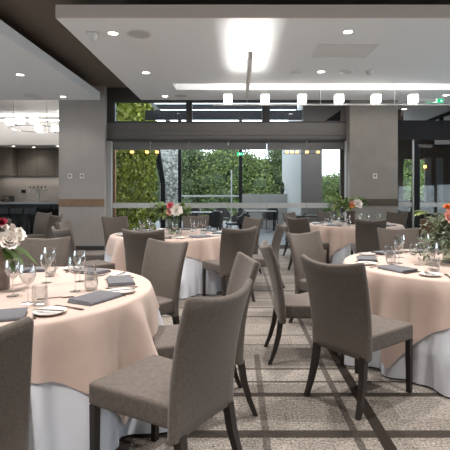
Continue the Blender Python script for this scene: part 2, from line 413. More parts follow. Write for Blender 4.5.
# clerestory on the right above the portal
rw = struct(MB().box(5.66, 5.76, 10.9, 16, 3.12, 3.2).build('window_8', M['black']))
MB().box(5.66, 5.76, 10.9, 16, 3.5, 3.57).build('frame', M['black'], rw)
for y in (11.6, 12.6, 13.8): MB().box(5.66, 5.76, y, y + .08, 3.2, 3.5).build('mullion', M['black'], rw)
MB().box(5.70, 5.71, 10.9, 16, 3.2, 3.5).build('pane', M['pane'], rw)

# ------------------------------------------------------------------ ceiling fittings
def downlight_mb():
    return
proto_dl = None
def downlight(pos, label, energy, group='recessed downlights', size=125, blend=.8):
    global proto_dl
    if proto_dl is None:
        e = empty('downlight', (0, 0, 0), label, 'downlight', group)
        n = 20
        ro, ri = .085, .06
        MB().loft([[(r * math.cos(2 * PI * k / n), r * math.sin(2 * PI * k / n), z) for k in range(n)] for r, z in ((ri, 0), (ro, 0), (ro, -.006), (ri + .008, -.010), (ri, -.002))], False, False).build('trim_ring', M['plastic'], e, True)
        MB().lathe([(.060, -.0005), (.060, -.004)], 20).build('lens', M['lamp'], e)
        proto_dl = e; o = e
    else:
        o = copy_tree(proto_dl)
    o.location = pos; tag(o, label, 'downlight', group)
    if energy:
        l = bpy.data.lights.new('spot', 'SPOT'); l.energy = energy; l.spot_size = math.radians(size); l.spot_blend = blend; l.shadow_soft_size = .06; l.color = (1, .95, .905)
        lo = bpy.data.objects.new('spot', l); COL.objects.link(lo); lo.location = (pos[0], pos[1], pos[2] - .03)
    return o
E0 = 130
for u, v, lab in ((113, 33, 'recessed downlight nearest the left front corner of the central ceiling raft'), (146, 72.5, 'recessed downlight second from the front along the raft left edge'),
                  (165, 96, 'recessed downlight at the far left corner of the central raft'), (348, 31.5, 'recessed downlight in front of the square ceiling air grille'),
                  (321, 71.5, 'recessed downlight left of the oval speaker behind the air grille'), (302.5, 95.5, 'recessed downlight near the far edge of the raft above the cube track'),
                  (446, 95, 'recessed downlight at the far right edge of the central raft')):
    downlight(cpt(u, v, RZ), lab, E0 if v < 90 else 35)
for u, v, lab in ((20, 74.5, 'recessed downlight nearer the camera in the left ceiling raft'), (63, 96.5, 'recessed downlight at the far corner of the left ceiling raft')):
    downlight(cpt(u, v, RZ), lab, E0 if v < 90 else 28)
p = cpt(404, 109, RZ + .02); downlight(p, 'recessed downlight in the ceiling behind the right grey pier', 40)
for u, Y, lab in ((13.5, 15.8, 'recessed downlight on the left in the bar soffit'), (34, 16.2, 'recessed downlight above the beer tap in the bar soffit'), (57.5, 15.8, 'recessed downlight at the bar soffit beside the left pier')):
    downlight((at(u, 0, Y).x, Y, 3.03), lab, 14)
# unseen downlights added above and behind the camera to light the front tables
for x, y in ((-3.4 + .05, -.6), (-1.3, -.9), (.9, -.9), (2.9, -.6), (2.3, 1.7), (-.75, .5), (-1.6, 2.9), (1.7, 3.9), (-2.7, 4.6), (.1, 4.4)):
    downlight((x, y, VZ), 'unseen downlight added in the dark ceiling to light the front tables', 310, 'unseen downlights in the dark ceiling', 100, .8)
for u, v, rx, lab in ((139, 34, .17, 'round flush ceiling speaker beside the front left downlight'), (181, 95.5, .15, 'round flush ceiling speaker near the far left of the raft'),
                      (297, 72, .12, 'round flush ceiling speaker left of the raft row'), (346, 72, .13, 'round flush ceiling speaker behind the air grille'), ):
    q = cpt(u, v, RZ); e = empty('ceiling_speaker', q, lab, 'speaker', 'flush ceiling speakers')
    MB().lathe([(rx, 0), (rx, -.006), (rx - .02, -.009), (rx - .025, -.004)], 24).build('rim', M['plastic'], e, True)
    MB().lathe([(rx - .03, -.002), (rx - .03, -.007), (.01, -.011)], 24).build('grille', M['jamb'], e, True)
q = cpt(32, 95.5, RZ); e = empty('ceiling_speaker', q, 'round flush ceiling speaker in the left ceiling raft', 'speaker', 'flush ceiling speakers')
MB().lathe([(.2, 0), (.2, -.006), (.18, -.010), (.17, -.004)], 24).build('rim', M['plastic'], e, True)
MB().lathe([(.165, -.002), (.165, -.007), (.01, -.011)], 24).build('grille', M['jamb'], e, True)
q = cpt(369.5, 71.5, RZ); e = empty('smoke_detector', q, 'white domed smoke detector right of the ceiling speakers', 'smoke detector')
MB().lathe([(.07, 0), (.07, -.02), (.05, -.04)], 16).build('base', M['plastic'], e, True); MB().lathe([(.045, -.04), (.04, -.065), (.01, -.075)], 16).build('sensor_dome', M['plastic'], e, True)
q = cpt(93, 33, RZ); e = empty('motion_sensor', q, 'small white ceiling sensor with a square body near the raft corner', 'sensor')
MB().box(-.085, .085, -.07, .07, -.03, 0, .012).build('base', M['plastic'], e); MB().lathe([(.06, -.03), (.055, -.07), (.03, -.10), (.008, -.11)], 16).build('sensor_dome', M['plastic'], e, True)
# access hatch outline
b = MB(); xa, ya, _ = cpt(120, 50, RZ); xb, yb, _ = cpt(143, 54.5, RZ)
ha = struct(MB().box(xa, xb + .15, ya, yb + .12, RZ - .004, RZ - .0005, .001).build('trim_10', M['raft']))
# air grille (pale rectangular panel)
g0 = cpt(316.5, 42.5, RZ); g1 = cpt(367, 57.5, RZ)
e = empty('air_grille', ((1.14 + 2.06) / 2, (g0[1] + g1[1]) / 2, RZ), 'large pale rectangular air grille in the central ceiling raft', 'air vent')
hx, hy = .45, (g1[1] - g0[1]) / 2
b = MB(); t = .012
for x0, x1, y0, y1 in ((-hx, hx, -hy, -hy + t), (-hx, hx, hy - t, hy), (-hx, -hx + t, -hy + t, hy - t), (hx - t, hx, -hy + t, hy - t)): b.box(x0, x1, y0, y1, -.014, 0)
b.build('frame', M['raft'], e)
MB().box(-hx + t, hx - t, -hy + t, hy - t, -.008, -.001).build('diffuser', M['white_paint'], e)
# cove strip in the raft slot
e = empty('cove_light', (0, (SY0 + SY1) / 2, RZ), 'continuous cove light glowing in the slot across the ceiling', 'cove light')
MB().box(SX0 + .05, 7.9, SY0 - (SY0 + SY1) / 2 + .005, SY0 - (SY0 + SY1) / 2 + .03, .10, .13).build('led_strip', M['strip'], e)
MB().box(SX0 + .05, 7.9, SY0 - (SY0 + SY1) / 2 + .0, SY0 - (SY0 + SY1) / 2 + .05, .085, .098).build('channel', M['metal2'], e)
# linear pendant seen end on: trough open to the top
px, pz, py0, py1 = .155, 3.06, 5.62, 8.0
e = empty('linear_pendant', (px, py0, pz), 'long slim grey linear pendant hanging below the lit ceiling', 'pendant light')
b = MB(); b.box(-.027, .027, 0, py1 - py0, 0, .05); b.box(-.027, -.023, 0, py1 - py0, .05, .085); b.box(.023, .027, 0, py1 - py0, .05, .085); b.box(-.023, .023, 0, .004, .05, .085); b.box(-.023, .023, py1 - py0 - .004, py1 - py0, .05, .085)
b.build('trough', M['white_paint'], e)
MB().box(-.006, .006, .05, py1 - py0 - .05, .053, .060).build('led_strip', M['strip2'], e)
for y in (.72, 1.75):
    MB().tube([(0, y, .06), (0, y, RZ - pz)], .003, 6).build('cable', M['metal2'], e); MB().lathe([(.05, RZ - pz - .012), (.05, RZ - pz)], 14, (0, y, 0)).build('ceiling_cup', M['plastic'], e)
# cube track across the room
TY, TZ = 9.2, EYE + (193 - 104.6) * 9.2 / F
e = empty('light_track', (0, TY, TZ), 'long thin suspended track carrying the opal cube lamps', 'light track')
MB().box(at(213, 0, TY).x, 5.6, -.015, .015, -.015, .015).build('rail', M['white_paint'], e)
for u in (247, 320.5, 394.5):
    MB().tube([(at(u, 0, TY).x, 0, .012), (at(u, 0, TY).x, 0, RZ + .165 - TZ)], .006, 6).build('rod', M['white_paint'], e)
names = ['leftmost', 'second from left', 'third from left', 'fourth from left', 'fifth from left', 'sixth from left']
def cube_lamp(loc, s, label, group):
    e = empty('cube_lamp', loc, label, 'lamp', group)
    MB().box(-s, s, -s, s, .02, .02 + 2 * s, .012).build('shade', M['cube'], e)
    MB().lathe([(.03, .002), (.03, .02)], 10).build('lamp_holder', M['chrome'], e)
    return e
for k, u in enumerate((228, 265, 302, 339, 376, 413)):
    cube_lamp((at(u, 0, TY).x, TY, TZ + .011), .084, 'glowing opal cube lamp, %s of six along the straight track' % names[k], 'cube lamps on the straight track')
# ring of cubes in the bar room
rcx, rcy, rz_ = -5.6, 12.62, 3.165
e = empty('light_ring', (rcx, rcy, rz_), 'thin curved suspended track carrying cube lamps before the bar', 'light track')
n = 40; RR = .74
b = MB(); b.loft([[(RR * math.cos(2 * PI * k / n) * r, RR * math.sin(2 * PI * k / n) * r, z) for k in range(n)] for r, z in ((1, 0), (1.015, 0), (1.015, .02), (1, .02), (1, 0))], False, False)
b.build('rail', M['chrome'], e)
for a in (240, 310, 95): MB().tube([(RR * 1.007 * math.cos(math.radians(a)), RR * 1.007 * math.sin(math.radians(a)), .02), (RR * 1.007 * math.cos(math.radians(a)), RR * 1.007 * math.sin(math.radians(a)), 3.92 - rz_)], .006, 6).build('rod', M['chrome'], e)
for a, lab in ((226, 'leftmost of the near arc'), (258, 'second along the near arc'), (286, 'third along the near arc'), (113, 'on the far arc, left'), (77, 'on the far arc beside the pier')):
    cube_lamp((rcx + RR * 1.008 * math.cos(math.radians(a)), rcy + RR * 1.008 * math.sin(math.radians(a)), rz_ + .021), .085, 'glowing cube lamp on the curved track, ' + lab, 'cube lamps on the curved track')
e = empty('cove_light', (-6.8, 14.7, 3.74), 'hidden cove light washing the white bar bulkhead and ceiling', 'cove light')
MB().box(-2.7, 2.7, 0, .03, 0, .03).build('led_strip', M['strip3'], e); MB().box(-2.7, 2.7, -.04, .03, -.02, -.002).build('shelf', M['white_paint'], e)
# exit signs
e = empty('exit_sign', (at(434.5, 0, 10.4).x, 10.4, EYE + (193 - 101) * 10.4 / F), 'green and white illuminated exit sign hanging by the right pier', 'exit sign')
MB().box(-.2, .2, -.02, .02, -.05, .05, .005).build('housing', M['plastic'], e)
MB().box(-.195, .195, -.024, -.0205, -.045, .045).build('face', M['green'], e)
b = MB(); b.box(-.06, .05, -.0275, -.0245, -.04, .04)
b.build('door_symbol', M['exitwhite'], e)
b = MB()
b.box(-.012, .012, -.031, -.028, -.012, .018); b.box(-.006, .010, -.031, -.028, .022, .036); b.box(-.03, -.008, -.031, -.028, -.030, -.015); b.box(.008, .028, -.031, -.028, -.022, -.010); b.box(.010, .03, -.031, -.028, .004, .014)
b.build('running_figure', M['green'], e)
for s in (-1, 1):
    MB().prism([(s * .17, -.024, 0), (s * .135, -.024, .025), (s * .135, -.024, -.025)], (0, -.004, 0)).build('arrow', M['exitwhite'], e)
MB().tube([(0, 0, .05), (0, 0, RZ - e.location.z)], .006, 6).build('rod', M['plastic'], e)
e2 = MB().box(-.22, .22, -.05, .05, -.04, .04, .01).build('emergency_light', M['plastic'], None, False, (at(425, 0, 10.35).x, 10.3, RZ - .042)); tag(e2, 'white emergency light box mounted beside the hanging exit sign', 'light')

# switches
for u, Y, lab in ((70, CY, 'white switch plate on the left pier, the left one of two'), (82, CY, 'white switch plate on the left pier, the right one of two'), (375, 10.7, 'white switch plate on the right taupe pier')):
    q = at(u, 176, Y); e = empty('switch_plate', (q.x, Y, q.z), lab, 'switch', 'wall switch plates')
    MB().box(-.052, .052, -.012, 0, -.062, .062, .004).build('plate', M['plastic'], e)
    MB().box(-.024, .024, -.018, -.0125, -.02, .03, .003).build('rocker', M['metal2'], e)

# ------------------------------------------------------------------ bar
e = empty('bar_counter', (-6.8, 14, 0), 'dark bar counter with a grey stone top behind the left pier', 'bar counter')
MB().box(-2.7, 2.6, -.3, .45, 1.04, 1.10, .008).build('worktop', M['stone'], e)
MB().box(-2.65, 2.55, -.12, .4, 0, 1.04).build('front_panel', M['bar'], e)
for k in range(9): MB().box(-2.6 + k * .6, -2.56 + k * .6, -.14, -.121, .1, 1.0).build('panel_rib', M['brownwall'], e)
cab = [(-9.2, -8.15, 'at the room corner'), (-8.14, -7.42, 'left of the middle'), (-7.41, -6.78, 'above the beer tap'), (-6.77, -6.1, 'next to the pier')]
for x0, x1, lab in cab:
    dy = 16.2 if x0 < -9 else 16.6
    e = empty('wall_cabinet', ((x0 + x1) / 2, 17.0, 2.0), 'taupe handleless bar wall cabinet ' + lab, 'cabinet', 'wall cabinets over the bar')
    w2 = (x1 - x0) / 2
    MB().box(-w2, w2, dy - 17 + .02, 0, 0, 1.02).build('body', M['cabinet'], e); MB().box(-w2 + .004, w2 - .004, dy - 17, dy - 17 + .019, .004, 1.016, .003).build('door', M['cabinet'], e)
b = MB().box(-9.2, -6.0, 16.3, 17.0, .92, .96, .005); o = b.build('back_counter', M['stone']); tag(o, 'grey stone back counter below the bar cabinets', 'counter')
o = MB().box(-9.2, -6.0, 16.35, 16.99, 0, .92).build('base_cabinet', M['cabinet']); tag(o, 'taupe base cabinet run behind the bar counter', 'cabinet')
tx = at(38.5, 0, 14.2).x
e = empty('beer_tap', (tx, 14.2, 1.10), 'chrome T-shaped beer font with several taps on the bar', 'beer tap')
MB().lathe([(.06, 0), (.06, .02), (.03, .03), (.045, .2), (.06, .38), (.05, .42)], 14).build('column', M['plastic'], e, True)
MB().tube([(-.27, 0, .40), (.27, 0, .40)], .03, 10).build('cross_bar', M['plastic'], e, True)
for k in range(5):
    x = -.24 + k * .12
    t_ = MB().tube([(x, -.02, .40), (x, -.09, .39), (x, -.10, .30)], .012, 8).build('tap', M['plastic'], e, True)
    MB().tube([(x, -.05, .42), (x, -.06, .50)], [.010, .016], 8).build('handle', M['black'], t_, True)
o = MB().box(at(25, 0, 14).x, at(46, 0, 14).x, 13.9, 14.3, 1.1005, 1.125, .005).build('drip_tray', M['plastic']); tag(o, 'bright drip tray under the beer font on the bar', 'drip tray')
e = empty('coffee_machine', (at(6.5, 0, 16.5).x, 16.6, .96), 'dark coffee machine with a steel front on the back counter', 'coffee machine')
MB().box(-.15, .15, -.2, .2, 0, .32, .02).build('body', M['felt'], e); MB().box(-.14, .14, -.23, -.2, .12, .30, .01).build('front_plate', M['chrome'], e); MB().tube([(-.08, -.24, .16), (-.08, -.36, .15)], .015, 8).build('handle', M['black'], e)
o = MB().box(at(21.5, 0, 17).x, at(26, 0, 17).x, 16.985, 17.0, 1.38, 1.50, .003).build('power_outlet', M['black']); tag(o, 'black power outlet on the bar splashback', 'outlet')
l = bpy.data.lights.new('under_cabinet', 'AREA'); l.shape = 'RECTANGLE'; l.size = 2.6; l.size_y = .05; l.energy = 7; l.color = (1, .9, .8)
lo = bpy.data.objects.new('under_cabinet', l); COL.objects.link(lo); lo.location = (-7.6, 16.75, 1.985)
e = empty('under_cabinet_light', (-7.6, 16.75, 2.0), 'slim light bar fixed under the bar wall cabinets', 'light')
MB().box(-1.4, 1.4, -.03, .03, -.012, 0).build('housing', M['plastic'], e)
for k, u in enumerate((6, 20, 33)):
    x = at(u, 0, 13.2).x
    e = empty('bar_stool', (x, 13.2, 0), 'black bar stool at the bar, %s of three' % ('leftmost', 'middle one', 'rightmost')[k], 'bar stool', 'bar stools')
    MB().box(-.19, .19, -.19, .19, .72, .77, .02).build('seat', M['bar'], e)
    for sx in (-1, 1):
        for sy in (-1, 1): MB().tube([(sx * .15, sy * .15, .73), (sx * .2, sy * .2, 0)], .014, 6).build('leg', M['metal2'], e)
    MB().box(-.18, .18, -.19, -.16, .77, .95, .01).build('backrest', M['bar'], e)

# ------------------------------------------------------------------ chairs
def chair_proto():
    e = empty('dining_chair', (0, 0, 0), 'x', 'chair', 'upholstered dining chairs')
    # seat
    bm = bmesh.new(); bmesh.ops.create_cube(bm, size=1)
    for v in bm.verts:
        w = .232 if v.co.y > 0 else .205
        v.co = Vector((math.copysign(w, v.co.x), .33 if v.co.y > 0 else -.205, .475 if v.co.z > 0 else .365))
    bmesh.ops.bevel(bm, geom=bm.edges[:], offset=.022, segments=4, profile=.6, affect='EDGES')
    q = MB(); q.join(bm); q.build('seat', M['chair'], e, True)
    # backrest
    def loop(t, hs=1.0, dz=0.0, ws=1.0):
        w = (.206 + .030 * t ** 1.3) * ws; h = (.030 - .010 * t) * hs
        yc = -.185 - .02 * t - .115 * t * t
        pts = []
        K = 10
        for k in range(K + 1):
            pts.append((-w + 2 * w * k / K, 1))
        for k in range(1, 4): pts.append((w + h * math.sin(PI * k / 4) * .9, math.cos(PI * k / 4)))
        for k in range(K + 1):
            pts.append((w - 2 * w * k / K, -1))
        for k in range(1, 4): pts.append((-w - h * math.sin(PI * k / 4) * .9, -math.cos(PI * k / 4)))
        out = []
        for x, s in pts:
            q = min(1, abs(x) / w)
            z0 = .335 + .010 * (1 - q * q); z1 = .912 + .030 * q ** 2.2
            z = z0 + (z1 - z0) * t + dz
            y = yc + h * s + (.050 * q * q - .02) * t
            out.append((x, y, z))
        return out
    T = [k / 12 for k in range(13)]
    loops = [loop(0, .5, -.012, .98)] + [loop(t) for t in T] + [loop(1, .8, .010, .995), loop(1, .45, .017, .985)]
    MB().loft(loops).build('backrest', M['chair'], e, True)
    for s in (-1, 1):
        x = s * .211
        def sq(x, y, z, a): return [(x - a, y - a, z), (x + a, y - a, z), (x + a, y + a, z), (x - a, y + a, z)]
        MB().loft([sq(x, .304, 0, .0155), sq(x, .302, .37, .0185)]).build('leg', M['leg'], e)
        MB().loft([sq(s * .208, -.290, 0, .014), sq(s * .200, -.250, .10, .017), sq(s * .192, -.217, .22, .020), sq(s * .186, -.198, .35, .021)]).build('leg', M['leg'], e)
    return e
CH = [ # x, y, facing, label
 (-1.045, 1.70, (-.40, .92), 'taupe chair cropped by the lower left corner, nearest the camera'),
 (-.317, 2.174, (-.85, .53), 'large taupe chair in front right of the blush front left table, back towards the aisle'),
 (-.22, 2.93, (-.96, -.22), 'taupe chair seen edge on behind the large front left chair'),
 (-.81, 3.82, (-.60, -.80), 'taupe chair facing the camera at the right rear of the front left table'),
 (-1.85, 4.07, (.12, -.99), 'taupe chair facing the camera beyond the front left table flowers'),
 (.82, 3.09, (.765, .645), 'dark-backed taupe chair at the front right table, nearest on the right'),
 (.54, 3.84, (1, .02), 'taupe chair seen from the side, pulled to the left of the front right table'),
 (.90, 4.70, (.62, -.78), 'taupe chair turned towards the camera at the far left of the front right table'),
 (1.95, 5.20, (0, -1), 'taupe chair facing the camera behind the front right table, beside the green foliage'),
 (2.2, 7.64, (.08, 1), 'dark-backed taupe chair at the near side of the rear right table'),
 (1.26, 8.10, (.76, .65), 'dark-backed taupe chair at the near left of the rear right table'),
 (1.35, 9.85, (.77, -.64), 'small taupe chair at the far left of the rear right table'),
 (2.15, 10.42, (.12, -1), 'taupe chair facing the camera behind the rear right table, before the glass'),
 (3.38, 9.98, (-.75, -.65), 'taupe chair below the brown rail of the right pier'),
 (-1.1, 5.58, (.05, 1), 'dark-backed taupe chair at the near side of the rear left table'),
 (-.12, 5.87, (-.5, .87), 'dark-backed taupe chair at the near right of the rear left table'),
 (.33, 6.4, (-.96, .28), 'taupe chair seen edge on in the aisle right of the rear left table'),
 (.04, 7.72, (-.8, -.6), 'taupe chair facing the camera at the far right of the rear left table'),
 (-.83, 8.3, (-.1, -1), 'taupe chair facing the camera behind the vase of the rear left table'),
 (-2.07, 8.02, (.65, -.75), 'taupe chair facing the camera before the living wall, by the pale jamb'),
 (-2.35, 6.8, (1, .05), 'taupe chair at the left of the rear left table, turned right'),
 (-1.98, 5.75, (.72, .70), 'taupe chair at the near left of the rear left table'),
 (-4.45, 9.75, (-.5, -.86), 'taupe chair facing the camera in front of the bar'),
 (-3.85, 8.85, (-1, .05), 'taupe chair seen edge on between the bar chairs and the left pier'),
 (-4.1, 7.4, (-.72, .70), 'taupe chair whose back just shows behind the front left flowers'),
]
proto = chair_proto()
for k, (x, y, f, lab) in enumerate(CH):
    o = proto if k == 0 else copy_tree(proto)
    o.location = (x, y, 0); o.rotation_euler = (0, 0, math.atan2(f[1], f[0]) - PI / 2); tag(o, lab)

# ------------------------------------------------------------------ tables
TR = .92
TOPZ = .752
def fold(phi, seed, t):
    a = 0
    for k, (n, amp) in enumerate(((11, .55), (17, .8), (26, .45))):
        c = math.cos(n * phi + seed * (k + 1) * 1.7 + .5 * math.sin(2 * phi + seed))
        a += amp * (c + .35 * abs(c))
    return .042 * a * t
def cloth(name, seed, hang, z_off, r_off, m, flare=0.0, corner=None, parent=None, nphi=240, loc=None):
    bm = bmesh.new(); rings = []
    for r in (.15, .35, .55, .75, .86, TR - .025):
        rings.append([((r + r_off) * math.cos(2 * PI * k / nphi), (r + r_off) * math.sin(2 * PI * k / nphi), TOPZ + z_off) for k in range(nphi)])
    NT = 14
    for j in range(NT + 1):
        ring = []
        for k in range(nphi):
            ph = 2 * PI * k / nphi; L = hang(ph)
            if j < 3:
                a = (j + 1) / 3 * PI / 2 * .9; r = TR - .025 + .025 * math.sin(a); z = TOPZ - .02 * (1 - math.cos(a)); t = 0; d = 0
                d = .02 * (1 - math.cos(a))
            else:
                s = (j - 2) / (NT - 2); d = .02 + (L - .02) * s
                t = min(1.7, d / .30); r = TR + .012 * min(1, d / .1) + flare * d
                r += fold(ph, seed, t) 
                if corner is not None:
                    g = math.cos(2 * (ph - corner)) ** 2
                    r += .07 * max(0, d - .25) * g ** 4
                z = TOPZ - d
            ring.append(((r + r_off) * math.cos(ph), (r + r_off) * math.sin(ph), z + z_off if j < 3 else z + z_off))
        rings.append(ring)
    q = MB(); c = q.bm.verts.new((0, 0, TOPZ + z_off))
    R = [[q.bm.verts.new(p) for p in l] for l in rings]
    for k in range(nphi): q.bm.faces.new((c, R[0][k], R[0][(k + 1) % nphi]))
    for a, b_ in zip(R, R[1:]):
        for k in range(nphi):
            j = (k + 1) % nphi; q.bm.faces.new((a[k], b_[k], b_[j], a[j]))
    return q.build(name, m, parent, True, loc)
def square_hang(corner, s):
    def h(ph):
        a = (ph - corner + PI / 4) % (PI / 2) - PI / 4      # angle from a corner
        d = s / math.cos(PI / 4 - abs(a))
        return min(d - TR, .735)
    return h
TB = [(-1.50, 2.90, -25, 'front left', 1.3), (1.90, 4.02, 221, 'front right', 2.9), (-1.00, 6.9, 236, 'rear left', 4.4), (2.32, 9.0, 226, 'rear right', 5.1), (-5.3, 8.6, 250, 'far left', 6.6)]
for x, y, cd, nm, seed in TB:
    far = 'behind the cream flowers' if nm == 'far left' else ''
    e = empty('banquet_table', (x, y, 0), 'round %s banquet table skirted to the floor in white cloth' % nm, 'table', 'round banquet tables')
    MB().lathe([(TR - .04, .70), (TR - .015, .71), (TR - .015, .742), (TR - .03, .748)], 48).build('tabletop', M['wood'], e)
    MB().lathe([(.32, 0), (.30, .03), (.05, .06), (.05, .66), (.3, .70)], 20).build('pedestal', M['black'], e, True)
    cloth('table_skirt', seed, lambda p: TOPZ - .012, 0, 0, M['white'], .07, None, e)
    c = math.radians(cd)
    o = cloth('tablecloth', seed, square_hang(c, 1.135), .004, .010, M['pink'], .07, c, None, 240, (x, y, 0))
    tag(o, 'blush pink square tablecloth draped over the %s round table' % nm, 'tablecloth', 'blush tablecloths')

# ------------------------------------------------------------------ tableware
def lathe_obj(name, prof, m, n=18): return MB().lathe(prof, n).build(name, m, None, True)
def shell(outer, th):   # outer profile bottom->top, inner returns
    inner = [(max(r - th, .0008), z + (th if k == 0 else 0)) for k, (r, z) in enumerate(outer)]
    return outer + inner[::-1]
def wine(h=.22, rb=.045):
    b0 = h * .48
    outer = [(.034, 0), (.034, .003), (.012, .006), (.004, .012), (.0035, b0 - .01), (.010, b0), (rb * .7, b0 + .018), (rb, b0 + .05), (rb * .98, b0 + .075), (rb * .82, h)]
    inner = [(rb * .82 - .0015, h), (rb * .98 - .002, b0 + .075), (rb - .002, b0 + .05), (rb * .7 - .002, b0 + .021), (.008, b0 + .005), (.001, b0 + .003)]
    return MB().lathe(outer + inner, 20)
def tumbler(h=.108, r=.041):
    outer = [(r * .75, 0), (r * .95, .01), (r * 1.05, h * .4), (r * .95, h)]
    inner = [(r * .95 - .002, h), (r * 1.05 - .002, h * .4), (r * .93, .014), (.002, .010)]
    return MB().lathe(outer + inner, 20)
P = {}
P['wine_glass'] = wine().build('wine_glass', M['glass'], None, True)
P['white_wine_glass'] = wine(.20, .039).build('wine_glass', M['glass'], None, True)
P['tumbler'] = tumbler().build('tumbler', M['glass'], None, True)
P['plate'] = MB().lathe([(.045, 0), (.048, .003), (.075, .010), (.083, .015), (.083, .0175), (.074, .0135), (.05, .007), (.001, .006)], 32).build('side_plate', M['china'], None, True)
# folded napkin : three layers of one strip, round folds
def napkin():
    q = MB(); w, d = .128, .088; th = .0065
    prof = [(-d, 0), (d - .004, 0), (d, .004), (d, .010), (d - .004, .0135), (-d + .012, .0135), (-d + .010, .0145), (d - .008, .0150), (d - .002, .019), (d - .004, .0235), (-d + .02, .0225), (-d + .012, .019),
            (-d + .002, .0155), (-d - .002, .008)]
    loops = []
    for k, x in enumerate((-w, -w + .003, -w * .3, w * .3, w - .003, w)):
        s = .99 if k in (0, 5) else 1
        loops.append([(x + .006 * z / .02, y * s + .002 * math.sin(k * 2.1), z * (s if s < 1 else 1)) for y, z in prof])
    return q.loft(loops).build('napkin', M['napkin'], None, True)
P['napkin'] = napkin()
def strip(pts, name):
    """cutlery from (y, halfwidth, z, halfthick)"""
    return MB().loft([[(-w, y, z - h), (w, y, z - h), (w, y, z + h), (-w, y, z + h)] for y, w, z, h in pts])
P['knife'] = strip([(-.105, .006, .004, .0025), (-.10, .008, .004, .003), (-.02, .0065, .0045, .003), (.0, .005, .0045, .0025), (.01, .009, .004, .0015), (.08, .0095, .003, .0012), (.105, .004, .003, .0008)], 'knife').build('table_knife', M['steel'])
f_ = strip([(-.10, .008, .003, .0015), (-.09, .009, .003, .002), (-.02, .004, .006, .002), (.03, .0035, .007, .0018), (.045, .010, .004, .0015), (.06, .012, .003, .0012)], 'fork')
for k in range(4):
    x = -.0096 + k * .0064; f_.box(x - .0018, x + .0018, .059, .105, .0025, .005)
P['fork'] = f_.build('table_fork', M['steel'])
P['butter_knife'] = strip([(-.08, .006, .003, .002), (-.01, .005, .003, .002), (0, .004, .003, .0018), (.01, .008, .003, .001), (.06, .008, .003, .001), (.075, .003, .003, .0008)], 'bk').build('butter_knife', M['steel'])
NM = {'wine_glass': ('stemmed wine glass', 'glass', 'wine glasses'), 'white_wine_glass': ('smaller wine glass', 'glass', 'wine glasses'), 'tumbler': ('clear water tumbler', 'glass', 'water tumblers'),
      'plate': ('white side plate', 'plate', 'side plates'), 'napkin': ('folded grey napkin', 'napkin', 'folded napkins'), 'knife': ('steel table knife', 'knife', 'table knives'),
      'fork': ('steel table fork', 'fork', 'table forks'), 'butter_knife': ('steel butter knife', 'knife', 'butter knives')}
used = set()
def put(kind, x, y, z, rz, where):
    o = P[kind]
    if kind in used: o = o.copy(); COL.objects.link(o)
    used.add(kind)
    o.location = (x, y, z); o.rotation_euler = (0, 0, rz)
    a, c, g = NM[kind]; tag(o, a + ' ' + where, c, g)
    return o
ZT = TOPZ + .0045
def setting(cx, cy, deg, where, items, r=.72, jit=.0):
    a = math.radians(deg)
    def pos(rr, dt):  # dt: sideways in metres, + is to the diner's left (decreasing angle)
        er = Vector((math.cos(a), math.sin(a))); left = Vector((er.y, -er.x))
        p = Vector((cx, cy)) + er * rr + left * dt
        return p
    rz = a + PI / 2 # local +y towards table centre
    for it in items:
        j = rnd.uniform(-.012, .012); jr = rnd.uniform(-.12, .12)
        if it == 'napkin': p = pos(r, j); put('napkin', p.x, p.y, ZT, rz + jr, where)
        if it == 'plate': p = pos(r - .01, .32 + j); put('plate', p.x, p.y, ZT, rz, where); setting.plate = p
        if it == 'butter_knife': p = pos(r - .01, .325 + j); put('butter_knife', p.x, p.y, ZT + .0165, rz + .25 + jr, where)
        if it == 'fork': p = pos(r + .0, .185 + j); put('fork', p.x, p.y, ZT, rz + jr * .5, where)
        if it == 'knife': p = pos(r + .0, -.165 + j); put('knife', p.x, p.y, ZT, rz + jr * .5, where)
        if it == 'wine_glass': p = pos(r - .27, -.13 + j); put('wine_glass', p.x, p.y, ZT, rz, where)
        if it == 'white_wine_glass': p = pos(r - .30, -.03 + j); put('white_wine_glass', p.x, p.y, ZT, rz, where)
        if it == 'tumbler': p = pos(r - .20, -.20 + j); put('tumbler', p.x, p.y, ZT, rz, where)
FULL = ('napkin', 'plate', 'butter_knife', 'fork', 'knife', 'wine_glass', 'tumbler')
SET = {0: [(-66, 'place by the lower left chair'), (-23, 'place of the large front chair'), (18, 'place of the edge-on chair'), (62, 'right rear place'), (103, 'place beyond the flowers'), (148, 'left rear place')],
       1: [(211, 'place of the dark-backed chair'), (258, 'front place'), (165, 'place of the sideways chair'), (120, 'far left place'), (80, 'far place by the foliage')],
       2: [(265, 'front place'), (310, 'front right place'), (355, 'right place'), (40, 'far right place'), (85, 'far place'), (135, 'far left place'), (180, 'left place'), (222, 'front left place')],
       3: [(225, 'front left place'), (180, 'left place'), (270, 'front place'), (130, 'far left place'), (90, 'far place'), (45, 'far right place'), (315, 'front right place')]}
for k, L in SET.items():
    x, y, _, nm, _ = TB[k]
    for deg, wh in L:
        setting(x, y, deg, 'at the %s of the %s table' % (wh, nm), FULL if k < 2 else ('napkin', 'plate', 'fork', 'knife', 'wine_glass', 'tumbler'))
# extra pieces the photo shows at the middle of the front tables
put('white_wine_glass', -1.33, 3.12, ZT, 0, 'right of the vase on the front left table')
put('wine_glass', -1.36, 2.72, ZT, 0, 'in front of the vase on the front left table')
put('fork', -1.08, 2.66, ZT, -1.25, 'lying alone towards the middle of the front left table')
put('white_wine_glass', 1.55, 4.35, ZT, 0, 'left of the foliage on the front right table')
put('fork', 1.62, 3.85, ZT, 1.1, 'lying alone before the foliage of the front right table')

